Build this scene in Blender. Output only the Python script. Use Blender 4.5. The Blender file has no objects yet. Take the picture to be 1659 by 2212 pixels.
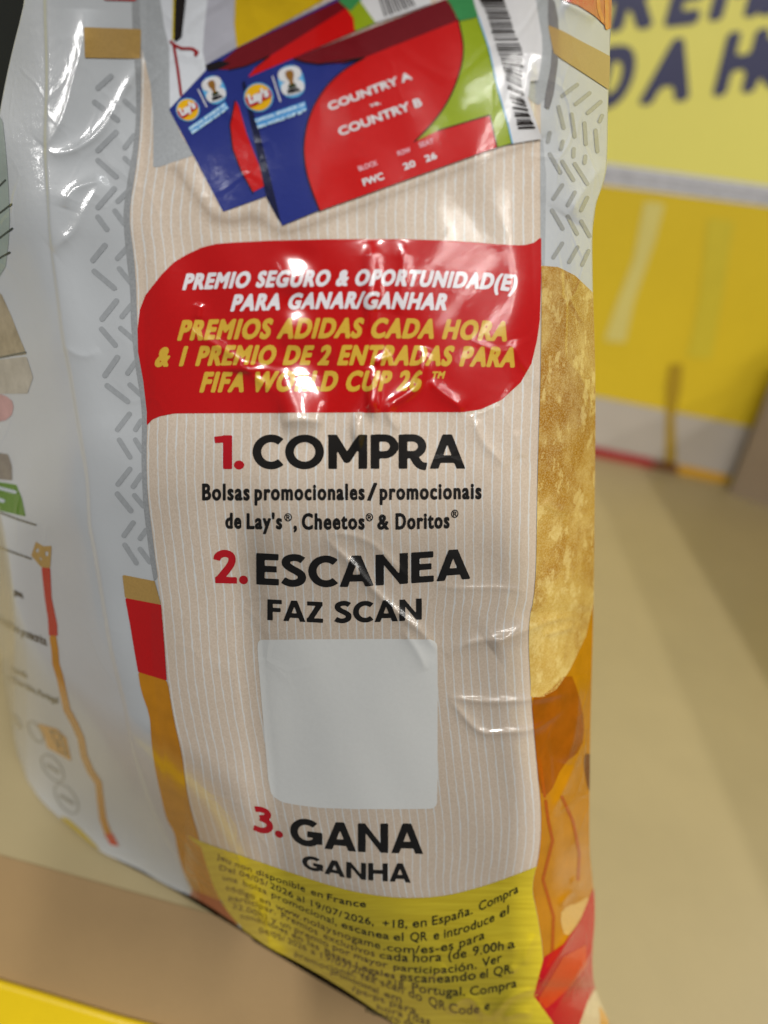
import bpy, math, random
import numpy as np
from mathutils import Matrix, Vector
S = bpy.context.scene
RNG = np.random.RandomState(4)
# ------------------------------------------------------------------ camera, light, exposure
F = 1534.0; CX, CY = 829.5, 1106.0; H = 0.30
TH, RO = math.radians(28), math.radians(10)
FWD = np.array([0, math.cos(TH), -math.sin(TH)]); R0 = np.array([1.0, 0, 0]); U0 = np.array([0, math.sin(TH), math.cos(TH)])
RT = math.cos(RO)*R0+math.sin(RO)*U0; UP = -math.sin(RO)*R0+math.cos(RO)*U0
CAM = np.array([0, 0, H])
cd = bpy.data.cameras.new('camera'); co = bpy.data.objects.new('camera', cd); S.collection.objects.link(co); S.camera = co
co.matrix_world = Matrix(((RT[0], UP[0], -FWD[0], CAM[0]), (RT[1], UP[1], -FWD[1], CAM[1]), (RT[2], UP[2], -FWD[2], CAM[2]), (0, 0, 0, 1)))
cd.sensor_fit = 'VERTICAL'; cd.sensor_height = 36; cd.lens = F/2212*36; cd.clip_start = .01; cd.clip_end = 30
cd.dof.use_dof = True; cd.dof.focus_distance = .208; cd.dof.aperture_fstop = 4.8
W = bpy.data.worlds.new('World'); S.world = W; W.use_nodes = True
W.node_tree.nodes['Background'].inputs[0].default_value = (.93, .97, 1, 1); W.node_tree.nodes['Background'].inputs[1].default_value = .10
S.view_settings.view_transform = 'Standard'; S.view_settings.look = 'None'; S.view_settings.exposure = -.47; S.view_settings.gamma = 1
S.cycles.use_denoising = True
def lamp(name, pos, tgt, sx, sy, power, col=(1, 1, 1)):
    l = bpy.data.lights.new(name, 'AREA'); l.shape = 'RECTANGLE'; l.size = sx; l.size_y = sy; l.energy = power; l.color = col
    o = bpy.data.objects.new(name, l); S.collection.objects.link(o); o.location = pos
    o.rotation_euler = (Vector(tgt)-Vector(pos)).to_track_quat('-Z', 'Y').to_euler()
def tube(name, x, y0, y1, z, w, L, col):
    lamp(name, (x, .5*(y0+y1), z), (x+.0001*0, .5*(y0+y1), 0), w, y1-y0, L*math.pi*w*(y1-y0), col)
tube('ceiling_tube', -.30, -1.50, -1.20, 1.55, .07, 660, (1, .97, .93))
tube('ceiling_tube', .36, -1.50, -1.20, 1.55, .07, 390, (1, .97, .94))
tube('ceiling_tube', -1.5, -2.2, 1.2, 1.45, .10, 14, (.98, .99, 1))  # added row, no seen source, for glints on the bag's left creases
tube('ceiling_tube', 1.58, -3.0, 1.4, 1.55, .07, 55, (1, .97, .92))
tube('ceiling_tube', 2.05, -3.0, 1.4, 1.55, .07, 55, (1, .97, .92))
lamp('glint_lamp', (-1.25, .42, .52), (-.1, .2, .3), .06, .22, 34*math.pi*.06*.22, (1, .98, .96))  # added lamp without a seen source, puts glints on the left folds
# ------------------------------------------------------------------ geometry of the place
def ray(x, y):
    x = np.asarray(x, float); y = np.asarray(y, float)
    return FWD+((x-CX)/F)[..., None]*RT-((y-CY)/F)[..., None]*UP
def floor_d(x, y): return H/np.maximum(-ray(x, y)[..., 2], .05)
def floor_p(x, y): return CAM+ray(x, y)*floor_d(x, y)[..., None]
W0, W1 = floor_p(1290, 985), floor_p(1659, 1062)
wd = (W1-W0)/np.linalg.norm(W1-W0); wn = np.array([wd[1], -wd[0], 0]); wn = wn if np.dot(wn, CAM-W0) > 0 else -wn
C0, C1 = floor_p(0, 1845), floor_p(486, 1981)
cdv = (C1-C0)/np.linalg.norm(C1-C0); cn = np.array([cdv[1], -cdv[0], 0]); cn = cn if cn[1] < 0 else -cn
fl = cn*math.cos(math.radians(52))+np.array([0, 0, -1])*math.sin(math.radians(52)); fln = np.cross(cdv, fl); fln = fln if fln[2] > 0 else -fln
def plane_surf(p0, n):
    def f(x, y, off=0.0):
        r = ray(x, y); d = np.dot(p0-CAM, n)/(r@n)
        return CAM+r*d[..., None]+n*off
    return f
wall_s = plane_surf(W0, wn); flap_s = plane_surf(C0, fln); floor_s = plane_surf(np.zeros(3), np.array([0, 0, 1.0]))
# ------------------------------------------------------------------ bag outline and surface
LEFT = [(62, -260), (60, -100), (55, 0), (26, 107), (0, 230), (-25, 400), (-45, 700), (-45, 1000), (-25, 1250), (0, 1421), (17, 1506), (32, 1609), (58, 1682)]
BOT = [(58, 1682), (85, 1726), (129, 1767), (211, 1837), (264, 1861), (307, 1880), (351, 1908), (419, 1937), (470, 1968), (529, 2010), (578, 2045), (637, 2074), (710, 2115), (783, 2162), (854, 2212), (960, 2280), (1100, 2350), (1250, 2400), (1400, 2420)]
RIGHT = [(1324, -260), (1321, 0), (1318, 102), (1313, 246), (1312, 340), (1308, 385), (1279, 461), (1280, 615), (1285, 769), (1286, 922), (1284, 1076), (1282, 1300), (1278, 1460), (1274, 1620), (1272, 1829), (1279, 1889), (1286, 1969), (1277, 2074), (1283, 2136), (1318, 2212), (1360, 2330), (1400, 2420)]
PL = [(306, -260), (306, 143), (304, 260), (299, 325), (290, 390), (281, 440), (280, 488), (288, 540), (294, 613), (295, 662), (297, 723), (300, 772), (310, 821), (318, 882), (318, 919), (316, 975), (317, 1029), (319, 1075), (326, 1131), (333, 1188), (342, 1257), (349, 1307), (355, 1382), (362, 1470), (378, 1565), (393, 1624), (400, 1682), (410, 1741), (431, 1811), (445, 1863), (467, 1927), (496, 1974), (529, 2010), (578, 2060), (640, 2110)]
PR = [(1168, -260), (1167, 300), (1168, 510), (1168, 640), (1166, 800), (1163, 900), (1160, 1000), (1158, 1112), (1155, 1279), (1138, 1349), (1145, 1495), (1155, 1620), (1169, 1760), (1164, 1847), (1146, 1917), (1159, 1969), (1172, 2056), (1172, 2109), (1152, 2143), (1192, 2199), (1230, 2300)]
def itp(pts, y): a = np.array(pts, float); return np.interp(y, a[:, 1], a[:, 0])
def smooth(pts, n=4):
    p = np.array(pts, float)
    for _ in range(n):
        q = np.empty((2*len(p), 2)); q[0::2] = .75*p+.25*np.roll(p, -1, 0); q[1::2] = .25*p+.75*np.roll(p, -1, 0); p = q
    return p
def open_smooth(pts, n=3):
    p = np.array(pts, float)
    for _ in range(n):
        q = [p[0]]
        for a, b in zip(p[:-1], p[1:]): q += [.75*a+.25*b, .25*a+.75*b]
        q.append(p[-1]); p = np.array(q)
    return p
LEFT, RIGHT, PL, PR = [open_smooth(p, 2) for p in (LEFT, RIGHT, PL, PR)]
BOTS = open_smooth(BOT, 2)
YB = np.array([(-80, 1200), (-50, 1300), (0, 1421), (17, 1506), (32, 1609)]+[tuple(p) for p in BOTS])
OUT = np.vstack([LEFT, BOTS[1:], RIGHT[::-1][1:]])
SEAM = [(94, -260), (94, 0), (99, 130), (98, 220), (94, 319), (101, 423), (106, 521), (122, 638), (133, 735), (147, 796), (159, 870), (171, 943), (188, 1040), (190, 1131), (200, 1177), (219, 1291), (235, 1393), (248, 1450), (267, 1521), (281, 1609), (305, 1682), (322, 1741), (366, 1829), (410, 1917), (430, 1950)]
SEAM = open_smooth(SEAM, 2)
# creases: polyline, height in mm, half width in px, sharpness of the ridge
CR = [
 ([(182, 20), (179, 100), (162, 160), (149, 220), (130, 270), (107, 305), (95, 318)], .9, 20),
 ([(310, 128), (275, 180), (247, 240), (225, 275), (195, 305), (155, 327), (120, 333), (95, 322)], .9, 18),
 ([(140, 450), (150, 418), (175, 400), (232, 386)], .7, 16), ([(228, 388), (205, 415), (180, 460), (160, 500), (112, 540)], .9, 20),
 ([(135, 745), (160, 765), (190, 772), (215, 755)], .25, 10),
 ([(405, 708), (449, 736), (506, 767), (545, 811), (600, 852)], .45, 14), ([(432, 655), (428, 690)], .25, 8),
 ([(800, 520), (806, 600), (800, 670)], .25, 20), ([(868, 520), (872, 600), (860, 680)], .2, 14),
 ([(608, 912), (650, 904), (700, 912)], 1.0, 26), ([(800, 520), (806, 600), (800, 670)], .35, 20), ([(868, 520), (872, 600), (860, 680)], .16, 14),
 ([(806, 786), (825, 776), (842, 766)], .4, 9), ([(918, 750), (914, 780), (907, 829), (880, 852), (845, 872), (836, 893), (850, 916), (862, 930)], .75, 12),
 ([(806, 790), (810, 858), (790, 885), (776, 905), (773, 950)], .6, 13), ([(930, 820), (945, 842), (985, 868), (1000, 886)], .35, 12),
 ([(1108, 735), (1124, 782), (1150, 811), (1163, 842)], .4, 9),
 ([(699, 1153), (746, 1153), (785, 1163), (816, 1182), (851, 1218), (884, 1250)], .28, 9),
 ([(699, 1155), (726, 1186), (761, 1218), (785, 1249), (824, 1292), (867, 1331), (914, 1366), (945, 1409)], .55, 11),
 ([(867, 1358), (902, 1405), (921, 1448)], .3, 12),
 ([(962, 1418), (999, 1393), (1039, 1382), (1090, 1382), (1136, 1362), (1175, 1343), (1250, 1327)], .55, 11),
 ([(968, 1505), (1023, 1514), (1078, 1516), (1148, 1511), (1195, 1503), (1226, 1493)], .5, 8),
 ([(969, 1507), (996, 1541), (1037, 1585), (1078, 1582), (1124, 1580), (1160, 1573), (1192, 1550), (1218, 1528)], .5, 8),
 ([(1019, 895), (1039, 952), (1070, 983), (1092, 1010)], .35, 11), ([(937, 1264), (1000, 1272), (1078, 1268), (1152, 1280)], .18, 6),
 ([(1120, 930), (1118, 960), (1125, 990)], .25, 9), ([(1176, 1080), (1190, 1098), (1225, 1108)], .5, 10), ([(1170, 1372), (1200, 1365), (1240, 1352)], .4, 8),
 ([(974, 2190), (983, 2164), (1009, 2152), (1027, 2161), (1044, 2188), (1062, 2203)], .9, 12),
 ([(1165, 2133), (1118, 2144), (1088, 2161), (1062, 2203)], 1.1, 13), ([(1156, 2018), (1135, 2053), (1132, 2085)], .5, 10), ([(1030, 2046), (1056, 2036), (1088, 2035), (1118, 2055)], .4, 9),
 ([(925, 2105), (945, 2098), (962, 2085)], .4, 9), ([(1100, 2085), (1114, 2098)], .5, 10), ([(1085, 2200), (1120, 2185), (1150, 2190)], .7, 11),
 ([(1232, 1900), (1258, 1909)], .4, 7), ([(1240, 1925), (1222, 1938), (1210, 1958)], .6, 8), ([(1250, 1990), (1220, 2040), (1180, 2100), (1160, 2150)], .9, 14), ([(1285, 2040), (1240, 2110), (1200, 2180)], .7, 16),
 ([(1245, 1460), (1250, 1540), (1225, 1650)], 1.0, 18), ([(1262, 1600), (1230, 1680), (1190, 1760)], .8, 14), ([(1215, 1720), (1240, 1780), (1252, 1850)], .6, 14),
 ([(1215, 5), (1250, 22), (1285, 42)], .7, 14), ([(1140, 120), (1136, 200), (1150, 260), (1170, 300)], .8, 20), ([(1310, 350), (1270, 400), (1225, 470)], 1.2, 40),
 ([(1140, 1345), (1095, 1375), (1060, 1400)], .8, 30),
]
_fk = [(RNG.uniform(.6, 1.4), RNG.uniform(0, 6.28), RNG.uniform(0, 6.28), w) for w in [520, 430, 330, 260, 210, 170, 140] for _ in range(3)]
def seg_dist(px, py, pts):
    """distance to a polyline, and the fraction of its length at the nearest point"""
    p = np.asarray(pts, float); best = np.full(px.shape, 1e9); bt = np.zeros(px.shape)
    ln = np.hypot(*(p[1:]-p[:-1]).T); cum = np.concatenate([[0], np.cumsum(ln)])
    for i in range(len(p)-1):
        ax, ay = p[i]; dx, dy = p[i+1]-p[i]; l2 = dx*dx+dy*dy+1e-12
        t = np.clip(((px-ax)*dx+(py-ay)*dy)/l2, 0, 1); d = np.hypot(px-ax-t*dx, py-ay-t*dy); m = d < best
        best = np.where(m, d, best); bt = np.where(m, (cum[i]+t*ln[i])/cum[-1], bt)
    return best, bt
CRS = [(open_smooth(p, 2), a*.0019, w*.9) for p, a, w in CR]
FACETS = []
def depth(x, y):
    s = (y-CY)/F
    d = 1/(4.80*(1-.27*s))
    px = .000137
    xa = itp(PL, y)+70; soft = lambda t, k: k*np.log1p(np.exp(np.clip(t/k, -40, 40)))
    d = d+px*(.55*soft(itp(PL, y)+15-x, 28)+.95*soft(itp(SEAM, y)-x, 22))
    xb = itp(PR, y)-70; t = x-xb; t = np.where(t > 0, t, 0); d = d+px*(.0054*t*t)
    c = (x-.5*(xa+xb))/420; d = d-px*55*np.maximum(0, 1-c*c)
    # tuck under at the bottom
    yb = np.interp(x, YB[:, 0], YB[:, 1]); q = np.clip((yb-y)/330, 0, 1); w = (1-q)**2.2
    k = np.clip((x-400)/180, 0, 1); tgt = (1-k)*(floor_d(x, y)-.0015)+k*(d+.022)
    d = d*(1-w)+np.maximum(tgt, d)*w
    tp = np.maximum(0, 340-y); d = d-px*.00032*tp*tp
    # added flat facets, shaped to reflect the ceiling tubes as glare
    quiet = np.ones(x.shape)
    for cx, cy, rx, ry, k, n, d0 in FACETS:
        rl = ((x-cx)/rx+.25*(y-cy)/ry*0)**2+((y-cy)/ry)**2; m = k*np.exp(-rl**1.6); ra = ray(x, y); dn = ra@n
        pd = d0*(ray(np.array(cx), np.array(cy))@n)/np.where(np.abs(dn) < .05, .05, dn); d = d+(pd-d)*m; quiet = quiet*(1-.75*m)
    # folds
    h = np.zeros(x.shape)
    for amp, p1, p2, wl in _fk:
        a = p1; h += amp*np.sin((x*math.cos(a)*1.3+y*math.sin(a)*.7)*6.283/wl+p2)*wl/430
    edge = np.clip(1-np.abs(x-740)/430, 0, 1)
    h *= quiet*.00020*(1.3-.80*edge)*np.clip((y+60)/420, .35, 1)
    sd, st = seg_dist(x, y, SEAM); side = np.sign(x-itp(SEAM, y))
    h += .0005*np.tanh(side*sd/4.0)-.0003*np.exp(-(sd/3.5)**2)
    for p, a, wdt in CRS:
        lo, hi = p.min(0)-4*wdt, p.max(0)+4*wdt
        m = (x > lo[0]) & (x < hi[0]) & (y > lo[1]) & (y < hi[1])
        if m.any():
            dd, tt = seg_dist(x[m], y[m], p); tap = np.clip(np.minimum(tt, 1-tt)*5, 0, 1)**.7
            dd = np.sqrt(dd*dd+2.5**2)-2.5
            h[m] += a*tap*np.exp(-dd/wdt)
    return d-h
def add_facets(spots):
    """each facet mirrors the lamp at L to the viewer"""
    new = []
    for cx, cy, rx, ry, k, L in spots:
        d0 = float(depth(np.array([float(cx)]), np.array([float(cy)]))[0]); r = ray(np.array(float(cx)), np.array(float(cy))); P = CAM+r*d0
        a, b = -r/np.linalg.norm(r), (np.array(L)-P)/np.linalg.norm(np.array(L)-P); n = a+b; new.append((cx, cy, rx, ry, k, n/np.linalg.norm(n), d0))
    FACETS.extend(new)
LB, LA = (.36, -1.35, 1.55), (-.30, -1.35, 1.55)
add_facets([(640, 585, 42, 46, 1.0, LA), (644, 700, 34, 62, 1.0, LA), (652, 828, 54, 88, 1.0, LB), (806, 855, 13, 40, .9, LB), (800, 610, 16, 80, .55, LB), (772, 925, 11, 36, 1.0, LB), (560, 795, 60, 10, .6, LA)])
def bag_s(x, y, off=0.0):
    x = np.asarray(x, float); y = np.asarray(y, float)
    P = CAM+ray(x, y)*depth(x, y)[..., None]
    if off:
        e = 1.5
        a = CAM+ray(x+e, y)*depth(x+e, y)[..., None]-(CAM+ray(x-e, y)*depth(x-e, y)[..., None])
        b = CAM+ray(x, y+e)*depth(x, y+e)[..., None]-(CAM+ray(x, y-e)*depth(x, y-e)[..., None])
        n = np.cross(b, a); n /= np.linalg.norm(n, axis=-1)[..., None]+1e-12
        P = P+n*off
    return P
# ------------------------------------------------------------------ materials
def lin(c): return tuple(((v/255+.055)/1.055)**2.4 if v > 10 else v/255/12.92 for v in c)
def nodes(name):
    m = bpy.data.materials.new(name); m.use_nodes = True; nt = m.node_tree; b = nt.nodes['Principled BSDF']
    return m, nt, b
def N(nt, t, **k):
    n = nt.nodes.new(t)
    for a, v in k.items():
        if a.startswith('i_'):
            key = a[2:]; n.inputs[int(key) if key.isdigit() else key.replace('_', ' ')].default_value = v
        else: setattr(n, a, v)
    return n
def math_n(nt, op, a, b=None, clamp=False):
    n = nt.nodes.new('ShaderNodeMath'); n.operation = op; n.use_clamp = clamp
    for i, v in enumerate((a, b)):
        if v is None: continue
        if isinstance(v, (int, float)): n.inputs[i].default_value = v
        else: nt.links.new(v, n.inputs[i])
    return n.outputs[0]
def mixc(nt, f, a, b):
    n = nt.nodes.new('ShaderNodeMix'); n.data_type = 'RGBA'
    for i, v in ((0, f), (6, a), (7, b)):
        if isinstance(v, tuple): n.inputs[i].default_value = (*v[:3], 1)
        elif isinstance(v, (int, float)): n.inputs[i].default_value = v
        else: nt.links.new(v, n.inputs[i])
    return n.outputs[2]
def noise(nt, scale, detail=3, rough=.5, vec=None, stretch=None):
    n = N(nt, 'ShaderNodeTexNoise', i_Scale=scale, i_Detail=detail, i_Roughness=rough)
    if vec is None: vec = N(nt, 'ShaderNodeTexCoord').outputs['Object']
    if stretch:
        mp = N(nt, 'ShaderNodeMapping'); mp.inputs['Scale'].default_value = stretch; nt.links.new(vec, mp.inputs[0]); vec = mp.outputs[0]
    nt.links.new(vec, n.inputs['Vector']); return n.outputs['Fac']
def ramp(nt, f, lo, hi):
    n = N(nt, 'ShaderNodeMapRange'); n.inputs[1].default_value = lo; n.inputs[2].default_value = hi; nt.links.new(f, n.inputs[0]); return n.outputs[0]
def gloss(nt, b, rough=.16, bump=.0):
    """the film's own surface: a slightly rough clear gloss with fine grain and soft dimples"""
    b.inputs['Roughness'].default_value = rough+.08; b.inputs['IOR'].default_value = 1.5; b.inputs['Coat Weight'].default_value = 1.0; b.inputs['Coat Roughness'].default_value = .045
    h = math_n(nt, 'ADD', noise(nt, 3200, 2, .6), math_n(nt, 'MULTIPLY', noise(nt, 420, 2, .5), 4.0))
    # fine crinkles: sharp thin folds running across the film, in places
    tc = N(nt, 'ShaderNodeTexCoord').outputs['Object']; nz = N(nt, 'ShaderNodeTexNoise', i_Scale=28, i_Detail=2); nt.links.new(tc, nz.inputs['Vector'])
    vm = N(nt, 'ShaderNodeVectorMath', operation='MULTIPLY_ADD'); nt.links.new(nz.outputs['Color'], vm.inputs[0]); vm.inputs[1].default_value = (.02, .02, .02); nt.links.new(tc, vm.inputs[2])
    vo = N(nt, 'ShaderNodeTexVoronoi', feature='DISTANCE_TO_EDGE', i_Scale=52); nt.links.new(vm.outputs[0], vo.inputs['Vector'])
    ln = math_n(nt, 'SUBTRACT', 1.0, ramp(nt, vo.outputs['Distance'], 0, .07)); ms = ramp(nt, noise(nt, 17, 2, .5), .48, .66)
    h = math_n(nt, 'ADD', h, math_n(nt, 'MULTIPLY', math_n(nt, 'MULTIPLY', ln, ms), 11.0))
    bm = N(nt, 'ShaderNodeBump', i_Strength=.5, i_Distance=.00002); nt.links.new(h, bm.inputs['Height']); nt.links.new(bm.outputs[0], b.inputs['Normal']); nt.links.new(bm.outputs[0], b.inputs['Coat Normal'])
_mc = {}
def ink(col, var=.12, rough=.16, scale=900):
    key = (col, var, rough)
    if key in _mc: return _mc[key]
    m, nt, b = nodes('print_ink'); c = lin(col); c2 = tuple(v*(1-var) for v in c)
    nt.links.new(mixc(nt, ramp(nt, noise(nt, scale, 3, .6), .3, .7), c, c2), b.inputs['Base Color']); gloss(nt, b, rough); _mc[key] = m; return m
def cream_mat(shade=False):
    m, nt, b = nodes('striped_cream_print'); uv = N(nt, 'ShaderNodeUVMap', uv_map='print').outputs[0]
    sp = N(nt, 'ShaderNodeSeparateXYZ'); nt.links.new(uv, sp.inputs[0])
    wob = noise(nt, 1, 3, .6, uv, (24, 9, 1)); wob2 = noise(nt, 1, 2, .7, uv, (60, 70, 1))
    u = math_n(nt, 'ADD', math_n(nt, 'MULTIPLY', sp.outputs[0], 42.0), math_n(nt, 'ADD', math_n(nt, 'MULTIPLY', wob, .35), math_n(nt, 'MULTIPLY', wob2, .22)))
    f = math_n(nt, 'ABSOLUTE', math_n(nt, 'SUBTRACT', math_n(nt, 'FRACT', u), .5))
    wd_ = math_n(nt, 'ADD', math_n(nt, 'MULTIPLY', noise(nt, 1, 2, .5, uv, (42, 22, 1)), .14), .0)
    s = ramp(nt, math_n(nt, 'SUBTRACT', wd_, f), -.03, .03)
    dots = ramp(nt, noise(nt, 1900, 2, .6), .35, .65)
    c = mixc(nt, dots, lin((212, 197, 180)), lin((200, 183, 164)))
    c = mixc(nt, s, c, lin((213, 214, 212)))
    if shade:   # printed halftone drop shade, dithering out towards its edge
        dth = noise(nt, 1300, 1, .5); k = ramp(nt, math_n(nt, 'ADD', math_n(nt, 'MULTIPLY', sp.outputs[1], -1.3), math_n(nt, 'MULTIPLY', math_n(nt, 'SUBTRACT', dth, .5), .3)), .0, .7)
        c = mixc(nt, math_n(nt, 'MULTIPLY', k, .62), c, lin((140, 122, 104)))
    nt.links.new(c, b.inputs['Base Color']); gloss(nt, b, .16); return m
def chip_mat():
    m, nt, b = nodes('crisp_picture_print')
    a = ramp(nt, noise(nt, 70, 4, .65), .38, .62); g = ramp(nt, noise(nt, 620, 4, .7, None, (1, 1, 1.6)), .35, .65)
    zz = N(nt, 'ShaderNodeSeparateXYZ'); nt.links.new(N(nt, 'ShaderNodeTexCoord').outputs['Object'], zz.inputs[0])
    br = ramp(nt, math_n(nt, 'ADD', zz.outputs[2], math_n(nt, 'MULTIPLY', math_n(nt, 'SUBTRACT', noise(nt, 60, 3), .5), .12)), .125, .225)
    c = mixc(nt, br, lin((224, 196, 108)), lin((158, 108, 20))); c = mixc(nt, math_n(nt, 'MULTIPLY', ramp(nt, noise(nt, 75, 5, .7), .46, .66), .5), c, lin((232, 208, 132)))
    c = mixc(nt, math_n(nt, 'MULTIPLY', ramp(nt, noise(nt, 42, 5, .72), .5, .62), .75), c, lin((150, 96, 14)))
    c = mixc(nt, math_n(nt, 'MULTIPLY', ramp(nt, noise(nt, 130, 4, .7, None, (1.3, 1, .8)), .54, .6), .6), c, lin((234, 212, 138)))
    g2 = ramp(nt, noise(nt, 1500, 3, .7, None, (1, 1, 1.8)), .45, .6)
    c = mixc(nt, math_n(nt, 'MULTIPLY', g, .45), c, lin((182, 134, 40))); c = mixc(nt, math_n(nt, 'MULTIPLY', g2, .28), c, lin((238, 220, 160)))
    nt.links.new(c, b.inputs['Base Color']); gloss(nt, b, .16); return m
def yellow_terms_mat():
    m, nt, b = nodes('yellow_panel_print'); uv = N(nt, 'ShaderNodeUVMap', uv_map='print').outputs[0]
    w = noise(nt, 1, 3, .6, uv, (6, 120, 1))
    nt.links.new(mixc(nt, ramp(nt, w, .35, .65), lin((214, 194, 46)), lin((196, 174, 34))), b.inputs['Base Color']); gloss(nt, b, .16); return m
def board(name, col, var=.12, rough=.45, scale=30):
    m, nt, b = nodes(name); c = lin(col)
    f = math_n(nt, 'ADD', math_n(nt, 'MULTIPLY', noise(nt, scale, 4, .6), .6), math_n(nt, 'MULTIPLY', noise(nt, scale*30, 2, .6, None, (1, 8, 1)), .4))
    nt.links.new(mixc(nt, ramp(nt, f, .35, .65), c, tuple(v*(1-var) for v in c)), b.inputs['Base Color']); b.inputs['Roughness'].default_value = rough
    bm = N(nt, 'ShaderNodeBump', i_Strength=.2, i_Distance=.0003); nt.links.new(noise(nt, 700, 2), bm.inputs['Height']); nt.links.new(bm.outputs[0], b.inputs['Normal']); return m
WHITE = (188, 192, 195)
# ------------------------------------------------------------------ mesh helpers
def mk(name, V, Fc, mat, parent=None, uv=None, smooth_=True):
    me = bpy.data.meshes.new(name); me.from_pydata([tuple(v) for v in V], [], Fc)
    if uv is not None:
        l = me.uv_layers.new(name='print'); idx = np.empty(len(me.loops), np.int32); me.loops.foreach_get('vertex_index', idx)
        l.data.foreach_set('uv', np.asarray(uv, np.float32)[idx].ravel())
    if smooth_: me.polygons.foreach_set('use_smooth', [True]*len(me.polygons))
    me.materials.append(mat); me.update(); o = bpy.data.objects.new(name, me); S.collection.objects.link(o)
    if parent is not None: adopt(o, parent)
    return o
def adopt(o, parent):
    o.parent = parent; r = parent
    while r.parent is not None: r = r.parent
    o.matrix_parent_inverse = Matrix.Translation(-r.location)
    if parent is not r: o.matrix_parent_inverse = Matrix.Identity(4)
def thing(name, loc, label, cat):
    o = bpy.data.objects.new(name, None); o.location = loc; o.empty_display_size = .02; S.collection.objects.link(o); o['label'] = label; o['category'] = cat; return o
def poly_sdf(X, Y, segs):
    """signed distance (inside negative, even-odd) from points to closed outlines given as segments (n,4)"""
    d = np.full(X.shape, 1e18); ins = np.zeros(X.shape, bool)
    for x0, y0, x1, y1 in segs:
        dx, dy = x1-x0, y1-y0; l2 = dx*dx+dy*dy
        if l2 < 1e-14: continue
        t = np.clip(((X-x0)*dx+(Y-y0)*dy)/l2, 0, 1); ex = X-x0-t*dx; ey = Y-y0-t*dy; d = np.minimum(d, ex*ex+ey*ey)
        if dy != 0:
            c = ((y0 > Y) != (y1 > Y)); ins ^= c & (X < x0+(Y-y0)*dx/dy)
    d = np.sqrt(d); return np.where(ins, -d, d)
def loop_segs(p): p = np.asarray(p, float); return np.hstack([p, np.roll(p, -1, 0)])
def march(fn, x0, y0, x1, y1, c):
    xs = np.arange(x0-c, x1+2*c, c); ys = np.arange(y0-c, y1+2*c, c); X, Y = np.meshgrid(xs, ys); Fd = fn(X, Y); Fd = np.where(np.abs(Fd) < 1e-4, 1e-4, Fd)
    I = Fd < 0; ny, nx = Fd.shape; V = []; key = {}
    def node(j, i):
        k = j*nx+i
        if k not in key: key[k] = len(V); V.append((X[j, i], Y[j, i]))
        return key[k]
    def cut(j0, i0, j1, i1):
        a, b = j0*nx+i0, j1*nx+i1; k = (min(a, b), max(a, b))
        if k not in key:
            f0, f1 = Fd[j0, i0], Fd[j1, i1]; t = f0/(f0-f1); key[k] = len(V); V.append((X[j0, i0]+t*(X[j1, i1]-X[j0, i0]), Y[j0, i0]+t*(Y[j1, i1]-Y[j0, i0])))
        return key[k]
    cnt = I[:-1, :-1].astype(int)+I[:-1, 1:]+I[1:, 1:]+I[1:, :-1]; fc = []
    for j, i in zip(*np.nonzero(cnt)):
        cs = [(j, i), (j, i+1), (j+1, i+1), (j+1, i)]
        if cnt[j, i] == 4: fc.append([node(*q) for q in cs]); continue
        ins = [bool(I[q]) for q in cs]
        if cnt[j, i] == 2 and ins[0] == ins[2]:
            for k in range(4):
                if ins[k]: fc.append([node(*cs[k]), cut(*cs[k], *cs[(k+1) % 4]), cut(*cs[k-1], *cs[k])])
            continue
        f = []
        for k in range(4):
            if ins[k]: f.append(node(*cs[k]))
            if ins[k] != ins[(k+1) % 4]: f.append(cut(*cs[k], *cs[(k+1) % 4]))
        fc.append(f)
    return np.array(V).reshape(-1, 2), fc
OSEG = loop_segs(OUT)
LAY = .00009
def decal(name, pts, mat, layer, parent, surf=None, cell=4.0, sm=0, uv=None, closed_smooth=False, holes=(), fn=None, bbox=None):
    """a printed area: an outline in the photograph laid on the surface it is printed on"""
    if fn is None:
        P = smooth(pts, sm) if sm else np.asarray(pts, float)
        segs = np.vstack([loop_segs(P)]+[loop_segs(h) for h in holes]); lo, hi = P.min(0), P.max(0)
        fn = lambda X, Y: poly_sdf(X, Y, segs)
    else: lo, hi = bbox
    if surf is None:
        g = lambda X, Y: np.maximum(fn(X, Y), poly_sdf(X, Y, OSEG)+.5); sf = bag_s; off = LAY*layer
    else: g = fn; sf = surf; off = .0006*layer
    V, fc = march(g, lo[0], lo[1], hi[0], hi[1], cell)
    if not len(V): return None
    fc = [f[::-1] for f in fc] if True else fc
    return mk(name, sf(V[:, 0], V[:, 1], off), fc, mat, parent, None if uv is None else uv(V))
def panel_uv(V):
    l, r = itp(PL, V[:, 1]), itp(PR, V[:, 1]); return np.stack([(V[:, 0]-l)/(r-l), V[:, 1]/1000], 1)
def strokes_sdf(lines):
    """lines: (points, width); returns sdf with round ends"""
    def f(X, Y):
        d = np.full(X.shape, 1e9)
        for p, w in lines: d = np.minimum(d, seg_dist(X, Y, p)[0]-w/2)
        return d
    return f
def strokes(name, lines, mat, layer, parent, surf=None, cell=2.5):
    a = np.vstack([np.asarray(p, float) for p, w in lines]); w = max(w for p, w in lines)
    return decal(name, None, mat, layer, parent, surf, cell, fn=strokes_sdf(lines), bbox=(a.min(0)-w, a.max(0)+w))
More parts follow.
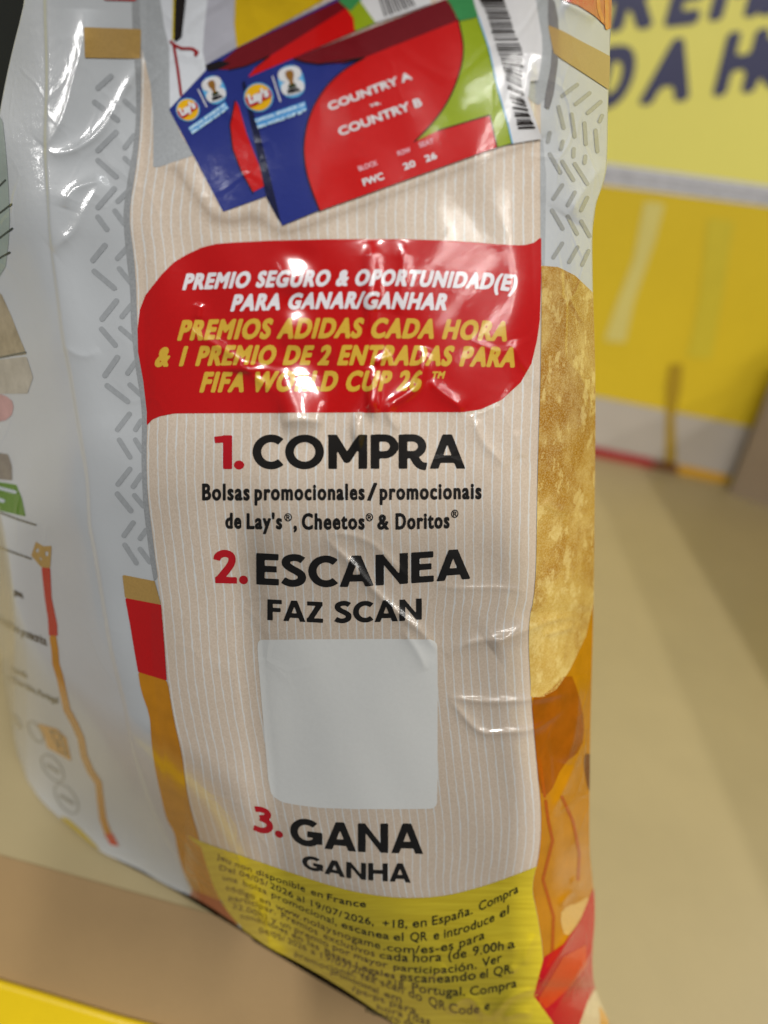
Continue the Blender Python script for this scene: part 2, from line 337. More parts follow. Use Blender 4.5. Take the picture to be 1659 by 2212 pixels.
# ------------------------------------------------------------------ lettering
_fc = {}; SPC = [1.0]
def outline(txt):
    if (txt, SPC[0]) in _fc: return _fc[txt, SPC[0]]
    c = bpy.data.curves.new('lettering', 'FONT'); c.body = txt; c.size = 1; c.dimensions = '2D'; c.fill_mode = 'NONE'; c.resolution_u = 4; c.space_character = SPC[0]
    o = bpy.data.objects.new('lettering', c); S.collection.objects.link(o); dg = bpy.context.evaluated_depsgraph_get(); me = o.evaluated_get(dg).to_mesh()
    v = np.array([p.co[:2] for p in me.vertices]); e = np.array([p.vertices[:] for p in me.edges]); r = np.hstack([v[e[:, 0]], v[e[:, 1]]])
    o.evaluated_get(dg).to_mesh_clear(); bpy.data.objects.remove(o); bpy.data.curves.remove(c); _fc[txt, SPC[0]] = r; return r
CAPH = outline('H')[:, [1, 3]].max()
def path_at(base, t):
    b = np.asarray(base, float); ln = np.hypot(*(b[1:]-b[:-1]).T); cum = np.concatenate([[0], np.cumsum(ln)])/ln.sum()
    if len(b) > 2 and len(b) < 40: b = b
    e = 0
    te = np.clip(t, 0, 1); x = np.interp(te, cum, b[:, 0]); y = np.interp(te, cum, b[:, 1]); o = t-te
    d0 = b[1]-b[0]; d0 = d0/np.linalg.norm(d0)*ln.sum(); d1 = b[-1]-b[-2]; d1 = d1/np.linalg.norm(d1)*ln.sum()
    x = x+np.where(o < 0, o*d0[0], o*d1[0]); y = y+np.where(o < 0, o*d0[1], o*d1[1]); return x, y
def word(txt, base, cap, bold=0., shear=0., up=None, glyphs=None, cells=15):
    """one run of lettering: returns points in the photograph and faces. cap = (left, right) cap height in px, bold = extra stroke in px"""
    base = open_smooth(base, 2) if len(base) > 2 else np.asarray(base, float)
    cl, cr = (cap, cap) if not isinstance(cap, tuple) else cap; L = np.hypot(*(base[1:]-base[:-1]).T).sum()
    if glyphs is None: polys = [outline(txt)]; ch = CAPH
    else: polys = glyphs(txt); ch = 1.0
    a = np.vstack(polys); x0, x1 = a[:, [0, 2]].min(), a[:, [0, 2]].max(); cm = .5*(cl+cr); sx = (L-2*bold)/(x1-x0); sy = (cm-2*bold)/ch
    q = []
    for p in polys:
        s = p.copy(); s[:, [0, 2]] = (s[:, [0, 2]]-x0)*sx+bold; s[:, [1, 3]] = s[:, [1, 3]]*sy+bold; q.append(s)
    a = np.vstack(q); c = max(.8, cm/cells)
    def f(X, Y):
        d = poly_sdf(X, Y, q[0])
        for s in q[1:]: d = np.minimum(d, poly_sdf(X, Y, s))
        return d-bold
    V, fc = march(f, a[:, [0, 2]].min()-bold-1, a[:, [1, 3]].min()-bold-1, a[:, [0, 2]].max()+bold+1, a[:, [1, 3]].max()+bold+1, c)
    t = V[:, 0]/L; vv = V[:, 1]/cm; hh = cl+(cr-cl)*t
    bx, by = path_at(base, t+shear*0)
    if up is None: up = (0, -1)
    if up == 'perp':
        d = np.asarray(base[-1], float)-np.asarray(base[0], float); d /= np.linalg.norm(d); up = (d[1], -d[0])
        ex, ey = d
    else: ex, ey = 1, 0
    return np.stack([bx+vv*hh*(up[0]+shear*ex), by+vv*hh*(up[1]+shear*ey)], 1), fc
def letters(name, words, mat, layer, parent, surf=None, **kw):
    Vs, Fs, n = [], [], 0
    for w in words:
        k = dict(kw); k.update(w[3] if len(w) > 3 else {}); V, fc = word(w[0], w[1], w[2], **k)
        Vs.append(V); Fs += [[i+n for i in f] for f in fc]; n += len(V)
    V = np.vstack(Vs); sf, off = (bag_s, LAY*layer) if surf is None else (surf, .0006*layer)
    return mk(name, sf(V[:, 0], V[:, 1], off), Fs, mat, parent)
def thick(p, w, n=0):
    p = open_smooth(p, n) if n else np.asarray(p, float); t = np.gradient(p, axis=0); t /= np.linalg.norm(t, axis=1)[:, None]; nn = np.stack([-t[:, 1], t[:, 0]], 1)*w/2
    return loop_segs(np.vstack([p+nn, (p-nn)[::-1]]))
def arc(cx, cy, rx, ry, a0, a1, n=28):
    a = np.radians(np.linspace(a0, a1, n)); return np.stack([cx+rx*np.cos(a), cy+ry*np.sin(a)], 1)
SW = .225
def heavy(ch):
    """heavy geometric capitals: list of outlines and the advance"""
    w = SW; h = w/2; B = lambda *p: thick(p, w)
    if ch == 'C': return [thick(arc(.48, .5, .48-h, .51-h, 47, 313), w)], .84
    if ch == 'O': return [np.vstack([loop_segs(arc(.5, .5, .5, .51, 0, 356, 40)), loop_segs(arc(.5, .5, .5-w, .51-w, 0, 356, 40))])], 1.07
    if ch == 'G': return [thick(arc(.48, .5, .48-h, .51-h, 48, 345), w), B((.50, .45), (.93, .45)), B((.83, .12), (.83, .5))], 1.0
    if ch == 'M': return [B((h+.04, 0), (h+.04, 1)), B((.93, 0), (.93, 1)), loop_segs([(.0, 1), (.26, 1), (.60, .38), (.52, .16), (.44, .20), (.1, .86)]), loop_segs([(1.03, 1), (.82, 1), (.44, .38), (.50, .16), (.6, .2), (.98, .86)])], 1.13
    if ch == 'N': return [B((h, 0), (h, 1)), B((.76, 0), (.76, 1)), loop_segs([(0, 1), (.2, 1), (.862, .0), (.66, 0)])], .96
    if ch in 'PR':
        g = [B((h, 0), (h, 1)), np.vstack([thick([(h, .90), (.36, .90)]+list(map(tuple, arc(.36, .655, .245, .245, 88, -88, 16)))+[(.36, .41), (h, .41)], w*.96)])]
        if ch == 'R': g.append(thick([(.34, .46), (.46, .22), (.56, .09), (.72, .06)], w, 2))
        return g, .72 if ch == 'P' else .80
    if ch == 'A': return [loop_segs([(0, 0), (.225, 0), (.545, 1), (.33, 1)]), loop_segs([(.92, 0), (.69, 0), (.36, 1), (.575, 1)]), B((.2, .28), (.72, .28))], .97
    if ch in 'EF':
        g = [B((h, 0), (h, 1)), thick([(h, 1-h*.92), (.6, 1-h*.92)], w*.92), thick([(h, .51), (.55, .51)], w*.88)]
        if ch == 'E': g.append(thick([(h, h*.92), (.61, h*.92)], w*.92))
        return g, .68 if ch == 'E' else .66
    if ch == 'S': return [thick([(.58, .83), (.46, .91), (.30, .92), (.12, .84), (.11, .68), (.26, .56), (.42, .47), (.56, .36), (.54, .17), (.36, .085), (.20, .09), (.04, .18)], w, 3)], .72
    if ch == 'Z': return [thick([(.02, 1-h*.9), (.66, 1-h*.9)], w*.9), thick([(.0, h*.9), (.68, h*.9)], w*.9), loop_segs([(.0, .12), (.26, .12), (.68, .88), (.42, .88)])], .76
    if ch == 'H': return [B((h, 0), (h, 1)), B((.74, 0), (.74, 1)), B((h, .51), (.74, .51))], .93
    if ch == '1': return [thick([(.34, 0), (.34, 1)], .24), thick([(.0, .86), (.36, .90)], .2)], .5
    if ch == '2': return [thick([(.07, .70), (.10, .84), (.30, .93), (.52, .86), (.54, .66), (.42, .46), (.12, .1)], .22, 3), thick([(.02, .1), (.68, .1)], .2)], .74
    if ch == '3': return [thick([(.08, .86), (.28, .91), (.50, .86), (.50, .66), (.24, .56)], .21, 3), thick([(.24, .56), (.54, .5), (.58, .24), (.34, .08), (.04, .14)], .21, 3)], .72
    if ch == '.': return [loop_segs(arc(.14, .12, .135, .135, 0, 345, 22))], .3
    return [], .32
def heavy_run(txt):
    out, x = [], 0
    for c in txt:
        g, a = heavy(c)
        for s in g: s = s.copy(); s[:, [0, 2]] += x; out.append(s)
        x += a
    return out
# ------------------------------------------------------------------ the display tray
tray = thing('display_tray', tuple(floor_p(700, 1500)), 'yellow and beige cardboard display tray with blue lettering on its back panel', 'display tray')
def prism(name, pts, mat, parent, down):
    P = [np.asarray(p, float) for p in pts]; n = len(P); V = P+[p+down for p in P]
    return mk(name, V, [list(range(n)), list(range(2*n-1, n-1, -1))]+[[i, (i+1) % n, n+(i+1) % n, n+i][::-1] for i in range(n)], mat, parent, None, False)
FLOORM = board('beige_tray_board', (176, 160, 120), .08, .42, 18)
prism('base_board', [C0-cdv*1.9, C0+cdv*1.1, W0+wd*.75, W0-wd*2.2], FLOORM, tray, np.array([0, 0, -.004]))
FLAPM = board('shaded_tray_board', (152, 124, 82), .12, .5, 22)  # same tray board, its shade painted in as a darker tan
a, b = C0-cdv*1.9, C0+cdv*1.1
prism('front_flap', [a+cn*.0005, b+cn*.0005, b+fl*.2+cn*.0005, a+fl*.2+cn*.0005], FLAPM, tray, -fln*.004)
YEL = board('yellow_printed_board', (222, 190, 20), .12, .3, 40)
# lower front: yellow rim with a thin dark line drawn above it
def lip(x, y, off=0): return flap_s(x, y, .0035+off)
lipP = [(-260, 2032), (0, 2109), (120, 2145), (255, 2186), (330, 2206), (430, 2236), (520, 2290), (520, 2330), (-260, 2290)]
lp = flap_s(np.array([p[0] for p in lipP]), np.array([p[1] for p in lipP]), .004)
rim = prism('front_rim', list(lp), YEL, tray, -fln*.0037)
bv = rim.modifiers.new('bevel', 'BEVEL'); bv.width = .0018; bv.segments = 3
strokes('rim_line', [([(-200, 2031), (0, 2090), (130, 2128), (255, 2166)], 7)], board('dark_line', (40, 30, 18), .1, .7), .5, tray, flap_s)
# back panel
UPZ = np.array([0, 0, 1.0])
back = prism('back_panel', [W0-wd*2.2, W0+wd*.75, W0+wd*.75+UPZ*.75, W0-wd*2.2+UPZ*.75], board('pale_yellow_panel', (240, 231, 116), .05, .4, 9), tray, -wn*.005)
DK = board('dark_blue_print', (62, 63, 98), .1, .45); 
decal('lower_field', [(-500, 138), (1309, 397), (1750, 459), (1750, 948), (1601, 918), (1288, 856), (-500, 566)], board('golden_panel_print', (224, 194, 40), .08, .38, 9), 1, back, wall_s, 12)
decal('white_strip', [(-500, 95), (1312, 352), (1659, 401), (1750, 414), (1750, 459), (1659, 446), (1309, 400), (-500, 141)], board('white_panel_print', (214, 214, 218), .05, .4), 2, back, wall_s, 8)
sm = []
for r_ in range(3):
    x = 1290.
    while x < 1700:
        w_ = RNG.uniform(14, 46); y = 366+r_*11+(x-1312)*.141; sm.append(([(x, y), (x+w_, y+w_*.141)], 4.0)); x += w_+RNG.uniform(5, 9)
strokes('small_print', sm, board('grey_small_print', (150, 150, 160), .1, .45), 3, back, wall_s, 3)
decal('base_band', [(-500, 560), (1288, 856), (1601, 918), (1750, 948), (1750, 1060), (1570, 1026), (1290, 969), (-500, 640)], board('grey_white_print', (190, 182, 172), .08, .45), 2, back, wall_s, 8)
decal('pale_band', [(1392, 434), (1436, 440), (1415, 520), (1370, 650), (1350, 740), (1305, 735), (1330, 660), (1368, 560)], board('cream_band_colour', (222, 208, 120), .08, .4), 2, back, wall_s, 6)  # paler band across the golden field
decal('green_band', [(1528, 470), (1585, 478), (1560, 640), (1536, 775), (1484, 770), (1512, 640)], board('green_band_colour', (212, 192, 52), .08, .4), 2, back, wall_s, 6)  # greener band across the golden field
decal('brown_stick', [(1446, 785), (1474, 785), (1470, 840), (1456, 900), (1460, 1000), (1436, 1000), (1438, 900), (1438, 830)], board('brown_stick_print', (176, 144, 32), .1, .4), 3, back, wall_s, 6)
decal('red_bar', [(1240, 955), (1288, 964), (1411, 990), (1414, 1016), (1288, 992), (1240, 980)], board('red_bar_print', (170, 20, 36), .1, .4), 3, back, wall_s, 6)
decal('dark_bar', [(1411, 990), (1464, 1001), (1464, 1026), (1414, 1016)], board('brown_bar_print', (110, 60, 24), .1, .4), 3, back, wall_s, 6)
decal('amber_bar', [(1464, 1001), (1575, 1026), (1570, 1046), (1464, 1026)], board('amber_bar_print', (224, 168, 30), .1, .4), 3, back, wall_s, 6)
letters('lettering', [('PR', [(1235, 79), (1407, 61)], 138), ('E', [(1432, 60), (1506, 52)], 138), ('MIOS', [(1527, 47), (1860, 12)], 138)], DK, 1, back, wall_s, bold=9, shear=.27, up=(.0, -1))
letters('lettering', [('CAD', [(1130, 256), (1352, 232)], 140), ('A', [(1378, 229), (1486, 217)], 140), ('HO', [(1537, 210), (1740, 186)], 140)], DK, 1, back, wall_s, bold=9, shear=.25, up=(0, -1))
prism('side_panel', [(.455, .80, 0), (.455, -.25, 0), (.455, -.25, .2), (.455, .80, .2)], YEL, tray, np.array([.004, 0, 0]))
# folded corner flap beside the back panel
g0 = floor_p(1572, 1062)+wn*.004; g1 = floor_p(1760, 1130)
gt = g0+UPZ*.008+wd*.0; 
gh = wall_s(np.array([1665.]), np.array([760.]))[0]+wn*.035
prism('corner_flap', [g0, g1, g1+UPZ*.26, gh, g0+UPZ*.02], board('grey_brown_board', (150, 132, 110), .12, .5), tray, -wn*.003)
# ------------------------------------------------------------------ the phone that takes the picture
ph = thing('phone', tuple(CAM), 'dark slim phone held upright facing the bag, only its shadow falling on the panel', 'phone')
def slab(name, cx, cy, w, h, d0, d1, r, mat):
    c = []
    for sx, sy, a0 in ((1, 1, 0), (-1, 1, 90), (-1, -1, 180), (1, -1, 270)):
        for k in range(7): a = math.radians(a0+15*k); c.append((cx+sx*(w/2-r)+r*math.cos(a), cy+sy*(h/2-r)+r*math.sin(a)))
    V = [CAM+RT*x+UP*y+FWD*d for d in (d0, d1) for x, y in c]; n = len(c)
    return mk(name, V, [list(range(n)), list(range(2*n-1, n-1, -1))]+[[i, n+i, n+(i+1) % n, (i+1) % n] for i in range(n)], mat, ph, None, False)
slab('phone_body', -.022, -.022, .074, .158, -.006, -.014, .009, board('dark_phone_shell', (40, 42, 48), .05, .3))
slab('camera_bump', -.018, .012, .05, .04, -.004, -.0058, .008, board('black_camera_bump', (24, 24, 26), .05, .2))
# ------------------------------------------------------------------ neighbouring bag, mostly hidden
nb = thing('snack_bag', (-.30, .44, .002), 'dark green snack bag standing behind the big white bag, mostly hidden', 'snack bag')
V, fc = [], []
for j in range(41):
    v = j/40; hgt = .36*v; hw = .085*(1-.12*v**3); dp = .05*max(.02, math.sin(math.pi*min(1, .12+v*.88))**.6)
    for i in range(48):
        a = 2*math.pi*i/48; k = 1+.02*math.sin(5*a+9*v)+.015*math.sin(23*v+3*a)
        V.append((-.30+hw*k*math.copysign(abs(math.cos(a))**.7, math.cos(a)), .44+dp*k*math.sin(a), .002+hgt))
for j in range(40):
    for i in range(48): fc.append([j*48+i, j*48+(i+1) % 48, (j+1)*48+(i+1) % 48, (j+1)*48+i])
fc.append(list(range(48))[::-1]); fc.append([40*48+i for i in range(48)])
mk('bag_film', V, fc, board('dark_green_film', (14, 19, 10), .6, .9, 25), nb)
# ------------------------------------------------------------------ the bag
bag = thing('crisp_bag', tuple(floor_p(240, 1840)), 'large glossy crisp bag standing with its prize instructions panel facing out', 'crisp bag')
nu, nv = 440, 800
def resample(p, n, dens=None):
    p = np.asarray(p, float); ln = np.hypot(*(p[1:]-p[:-1]).T); cum = np.concatenate([[0], np.cumsum(ln)]); t = np.linspace(0, cum[-1], n) if dens is None else dens*cum[-1]
    return np.stack([np.interp(t, cum, p[:, 0]), np.interp(t, cum, p[:, 1])], 1)
uu = np.linspace(0, 1, nu); uu = .82*uu+.18*(.5-.5*np.cos(np.pi*uu)); vv = np.linspace(0, 1, nv)
Lc, Rc = resample(LEFT, nv), resample(RIGHT, nv); Tc = np.stack([LEFT[0][0]+(RIGHT[0][0]-LEFT[0][0])*uu, np.full(nu, -260.)], 1); Bc = resample(BOTS, nu, uu)
G = (1-uu)[None, :, None]*Lc[:, None]+uu[None, :, None]*Rc[:, None]+(1-vv)[:, None, None]*Tc[None]+vv[:, None, None]*Bc[None]
G -= ((1-uu)[None, :]*(1-vv)[:, None])[..., None]*Tc[0]+(uu[None, :]*(1-vv)[:, None])[..., None]*Tc[-1]+((1-uu)[None, :]*vv[:, None])[..., None]*Bc[0]+(uu[None, :]*vv[:, None])[..., None]*Bc[-1]
FR = bag_s(G[..., 0], G[..., 1])
V = list(FR.reshape(-1, 3)); fc = [(j*nu+i, (j+1)*nu+i, (j+1)*nu+i+1, j*nu+i+1) for j in range(nv-1) for i in range(nu-1)]
# back half of the bag: same edges, swelling away from the viewer
nb_u, st = 30, 16; rows = list(range(0, nv, st)); rows += [nv-1] if rows[-1] != nv-1 else []
bi = {}
for j in rows:
    e0, e1 = FR[j, 0], FR[j, -1]
    for k in range(nb_u+1):
        if k == 0: bi[j, k] = j*nu
        elif k == nb_u: bi[j, k] = j*nu+nu-1
        else:
            t = k/nb_u; hr = (e0+e1)/2-CAM; hr[2] = 0; hr /= np.linalg.norm(hr); fd = min(1, (nv-1-j)/(nv*.35)); p = e0+(e1-e0)*t+hr*((.012+.075*fd)*(4*t*(1-t))**.8); bi[j, k] = len(V); V.append(p)
for ja, jb in zip(rows[:-1], rows[1:]):
    for k in range(nb_u):
        A, B, C, D = bi[ja, k], bi[ja, k+1], bi[jb, k+1], bi[jb, k]
        if k == 0: fc.append([A, B, C, D]+[j*nu for j in range(jb-1, ja, -1)])
        elif k == nb_u-1: fc.append([A, B]+[j*nu+nu-1 for j in range(ja+1, jb)]+[C, D])
        else: fc.append([A, B, C, D])
fc.append([(nv-1)*nu+i for i in range(nu)]+[bi[nv-1, k] for k in range(nb_u-1, 0, -1)])
fc.append([i for i in range(nu-1, -1, -1)]+[bi[0, k] for k in range(1, nb_u)])
film = mk('bag_film', V, fc, ink(WHITE, .04, .25, 40), bag)
# ---- printed panel
P_cream = np.vstack([PL[PL[:, 1] < 2105], PR[::-1]])
panel = decal('printed_panel', P_cream, cream_mat(), 1, bag, cell=3.0, uv=panel_uv)
GREY = ink((158, 161, 163), .25, .16, 1500); GREYL = ink((172, 176, 179), .16, .2, 1500); BLACK = ink((20, 17, 15), .1, .24); RED = ink((186, 14, 16), .05); REDT = ink((178, 18, 30), .05)
# grey border strips left and right of the panel
lb = [(275+10, -100), (286, 62), (295, 182), (295, 260), (288, 325), (277, 384), (267, 456), (268, 488), (272, 540), (278, 590), (283, 640), (283, 690), (286, 730), (294, 800), (303, 850), (308, 900), (306, 980), (307, 1030), (310, 1090), (316, 1140), (322, 1190), (333, 1256)]
decal('grey_edge', np.vstack([open_smooth(lb, 2), [(p[0]+1, p[1]) for p in PL if p[1] < 1257][::-1]]), GREY, 1.5, bag, cell=3)
decal('grey_edge', np.vstack([[(p[0]-1, p[1]) for p in PR if 300 < p[1] < 585], [(1176, 585), (1178, 450), (1179, 380), (1172, 300)]]), GREYL, 1.5, bag, cell=3)
# dashes
DL = [((205, 221), (254, 259)), ((251, 286), (212, 325)), ((212, 347), (251, 382)), ((247, 408), (212, 448)), ((212, 469), (231, 495)), ((227, 530), (201, 562)), ((270, 218), (295, 241)), ((290, 293), (270, 319)), ((270, 342), (290, 361)), ((277, 413), (255, 435)), ((249, 456), (268, 482)), ((204, 586), (247, 622)), ((252, 650), (221, 689)), ((220, 711), (249, 745)), ((254, 772), (227, 811)), ((232, 833), (276, 867)), ((280, 894), (254, 928)), ((258, 950), (281, 987)), ((281, 1013), (255, 1046)), ((254, 1067), (283, 1103)), ((288, 1129), (268, 1157)), ((270, 1177), (295, 1216)), ((274, 536), (254, 558)), ((258, 580), (283, 611)), ((283, 660), (264, 684)), ((261, 709), (291, 735)), ((293, 782), (276, 806)), ((281, 831), (305, 853)), ((305, 909), (293, 928)), ((293, 950), (308, 975)), ((305, 1026), (288, 1051)), ((291, 1070), (310, 1093)), ((316, 1145), (303, 1163)), ((303, 1186), (324, 1214)), ((240, 165), (212, 190))]
DR = [((1246, 183), (1214, 207)), ((1273, 201), (1243, 225)), ((1297, 220), (1269, 244)), ((1206, 231), (1217, 276)), ((1234, 247), (1241, 295)), ((1262, 266), (1265, 311)), ((1286, 282), (1290, 327)), ((1187, 287), (1183, 306)), ((1215, 306), (1211, 322)), ((1239, 322), (1238, 338)), ((1264, 338), (1262, 352)), ((1187, 333), (1210, 373)), ((1214, 349), (1238, 389)), ((1241, 354), (1268, 397)), ((1214, 400), (1195, 429)), ((1241, 416), (1226, 443)), ((1268, 427), (1255, 454)), ((1192, 454), (1215, 494)), ((1226, 467), (1246, 505)), ((1255, 478), (1273, 510)), ((1214, 526), (1195, 556)), ((1247, 534), (1229, 566)), ((1271, 542), (1257, 572)), ((1300, 250), (1295, 262))]
strokes('herringbone_print', [([a, b], 12.0 if a[0] < 256 else 11.0) for a, b in DL], ink((162, 166, 169), .12), 1.2, bag)
strokes('herringbone_print', [([a, b], 9.0) for a, b in DR], ink((158, 160, 157), .12), 1.2, bag)
# coloured bands left
GOLD = ink((176, 142, 78), .16, .3, 1800); AMB = ink((194, 128, 12), .22, .16, 90)
decal('gold_band', [(182, 59), (306, 63), (304, 127), (184, 125)], GOLD, 2.2, bag, cell=3)
decal('gold_band', [(265, 1241), (335, 1255), (349, 1306), (271, 1291)], GOLD, 2.2, bag, cell=3)
decal('red_band', [(225, -40), (295, -40), (295, 2), (225, 0)], RED, 2.2, bag, cell=3)
decal('red_band', [(271, 1291), (349, 1306), (355, 1382), (361, 1470), (299, 1451), (291, 1405), (282, 1350)], RED, 2.2, bag, cell=3)
ol = open_smooth([(299, 1451), (305, 1492), (325, 1545), (327, 1594), (334, 1653), (349, 1720), (360, 1770), (378, 1797), (384, 1838), (398, 1887), (416, 1923)], 2)
decal('amber_band', np.vstack([ol, [(475, 1945)], [(p[0], p[1]) for p in PL if 1471 < p[1] < 1945][::-1], [(361, 1470)]]), AMB, 2.2, bag, cell=3)
decal('red_band', [(416, 1921), (475, 1944), (522, 2006), (530, 2016), (450, 1972), (410, 1938)], ink((160, 40, 10), .1), 2.4, bag, cell=3)
# right side pictures
pr_ = [(p[0]+1, p[1]) for p in PR]
decal('amber_picture', np.vstack([[p for p in pr_ if 1250 < p[1] < 2215], [(1400, 2260), (1330, 1200)]]), AMB, 1.2, bag, cell=3)
decal('crisp_picture', np.vstack([[(1168, 574), (1205, 577), (1241, 595), (1262, 615), (1330, 680), (1330, 1240), (1281, 1300), (1265, 1373), (1230, 1447), (1200, 1490), (1171, 1506), (1145, 1506)], [p for p in pr_ if 580 < p[1] < 1500][::-1]]), chip_mat(), 2, bag, cell=3)
decal('brown_picture', [(1146, 1506), (1171, 1506), (1230, 1447), (1250, 1500), (1262, 1560), (1256, 1620), (1215, 1650), (1185, 1720), (1164, 1710), (1155, 1600)], ink((164, 84, 8), .35, .16, 90), 2, bag, cell=3, sm=1)
decal('brown_picture', [(1256, 1630), (1279, 1625), (1279, 1700), (1270, 1715)], ink((110, 52, 6), .2), 2, bag, cell=3, sm=2)
strokes('red_lines', [([(1178, 1730), (1183, 1770), (1193, 1815), (1172, 1899), (1195, 1979), (1192, 2060)], 7), ([(1213, 1721), (1237, 1774), (1251, 1843), (1248, 1899)], 7), ([(1165, 1640), (1176, 1720)], 6)], ink((178, 84, 6), .2), 2.2, bag)
decal('cream_patch', [(1207, 1975), (1225, 1955), (1247, 1951), (1277, 1930), (1251, 1990), (1220, 2030)], ink((214, 172, 96), .15), 2.2, bag, cell=3, sm=1)
decal('red_corner', [(1174, 2067), (1216, 2039), (1251, 1990), (1281, 1915), (1330, 1969), (1330, 2084), (1283, 2136), (1268, 2164), (1251, 2212), (1235, 2260), (1215, 2260), (1192, 2205), (1152, 2150)], ink((186, 14, 24), .1), 2.5, bag, cell=3)
decal('orange_patch', [(1216, 2066), (1264, 2040), (1266, 2085), (1230, 2130), (1195, 2164), (1178, 2178), (1162, 2157)], ink((206, 66, 10), .12), 3.2, bag, cell=3)
decal('pale_corner', [(1251, 2212), (1268, 2164), (1283, 2136), (1330, 2200), (1400, 2300), (1235, 2300)], ink((214, 196, 150), .15), 2.5, bag, cell=3)
decal('pale_corner', [(1292, 2170), (1306, 2190), (1340, 2260), (1300, 2260)], ink((214, 160, 70), .15), 3, bag, cell=3)
decal('grey_shading', [(1152, -30), (1151, 27), (1166, 80), (1167, 115), (1158, 180), (1139, 174), (1136, 212), (1171, 233), (1195, 145), (1192, 107), (1182, 54), (1183, -30)], GREYL, 1.8, bag, cell=3, sm=1)
decal('grey_shading', [(1183, -20), (1203, 16), (1208, 107), (1190, 238), (1171, 231), (1194, 115), (1182, 54)], ink((128, 126, 128), .2), 2, bag, cell=3, sm=1)
decal('gold_band', [(1182, 54), (1214, 67), (1254, 89), (1289, 107), (1330, 129), (1330, 205), (1268, 164), (1214, 129), (1195, 115)], GOLD, 2.2, bag, cell=3)
decal('red_band', [(1205, -40), (1214, 0), (1249, 13), (1284, 35), (1308, 58), (1330, 70), (1330, -40)], RED, 2.2, bag, cell=3)
strokes('orange_lines', [([(1288, -30), (1292, 20), (1300, 45)], 8), ([(1308, -30), (1310, 60)], 9)], ink((214, 110, 16), .1), 2.8, bag)
# ---- picture at the top of the panel: shirts, rod, two tickets
pic = decal('gift_picture', [(300, -60), (344, -60), (355, 52), (367, 104), (368, 232), (392, 293), (420, 335), (345, 361), (332, 361), (332, 247), (326, 182), (306, 98)], GREYL, 2, bag, cell=3)
decal('white_cloth', [(340, -60), (449, -60), (449, 0), (442, 65), (439, 112), (448, 154), (400, 215), (368, 236), (367, 104), (355, 52)], ink((214, 218, 224), .05), 3, pic, cell=3)
decal('lilac_cloth', [(449, -60), (512, -60), (508, 52), (511, 108), (445, 142), (439, 112), (442, 65), (449, 0)], ink((178, 178, 188), .12, .16, 90), 3, pic, cell=3)
decal('yellow_cloth', [(509, -60), (780, -60), (699, 0), (514, 106), (506, 52)], ink((208, 172, 12), .12, .16, 140), 3, pic, cell=3)
decal('black_rod', [(379, -60), (403, -60), (403, 0), (394, 81), (380, 92), (377, 80)], ink((30, 24, 22), .1), 4, pic, cell=2)
strokes('yellow_edging', [([(379, -60), (376, 85)], 4)], ink((200, 178, 20), .1), 4.5, pic)
strokes('red_ribbon', [([(377, 95), (386, 150), (393, 206)], 6), ([(371, 90), (378, 97), (394, 105), (415, 105), (428, 112)], 6), ([(418, 106), (428, 113), (424, 119)], 7)], ink((150, 20, 26), .1), 5, pic)
SHP = smooth([(340, 366), (390, 342), (420, 400), (483, 462), (560, 440), (610, 492), (700, 458), (1080, 322), (1160, 300), (1150, 318), (1085, 345), (740, 478), (640, 516), (600, 522), (560, 492), (480, 505), (440, 486), (400, 420), (365, 372)], 1); SHS = loop_segs(SHP)
decal('printed_shading', SHP, cream_mat(True), 1.8, panel, cell=3, uv=lambda V: np.stack([panel_uv(V)[:, 0], poly_sdf(V[:, 0], V[:, 1], SHS)/40], 1))
BLUE = ink((38, 50, 128), .12, .16, 2200); DRED = ink((112, 16, 26), .08); LIME = ink((146, 166, 26), .08, .16, 2200); TRED = ink((196, 16, 16), .04); DGRN = ink((60, 140, 80), .1); CYAN = ink((96, 176, 226), .08); TW = ink((216, 216, 218), .04); INK = ink((26, 18, 22), .1)
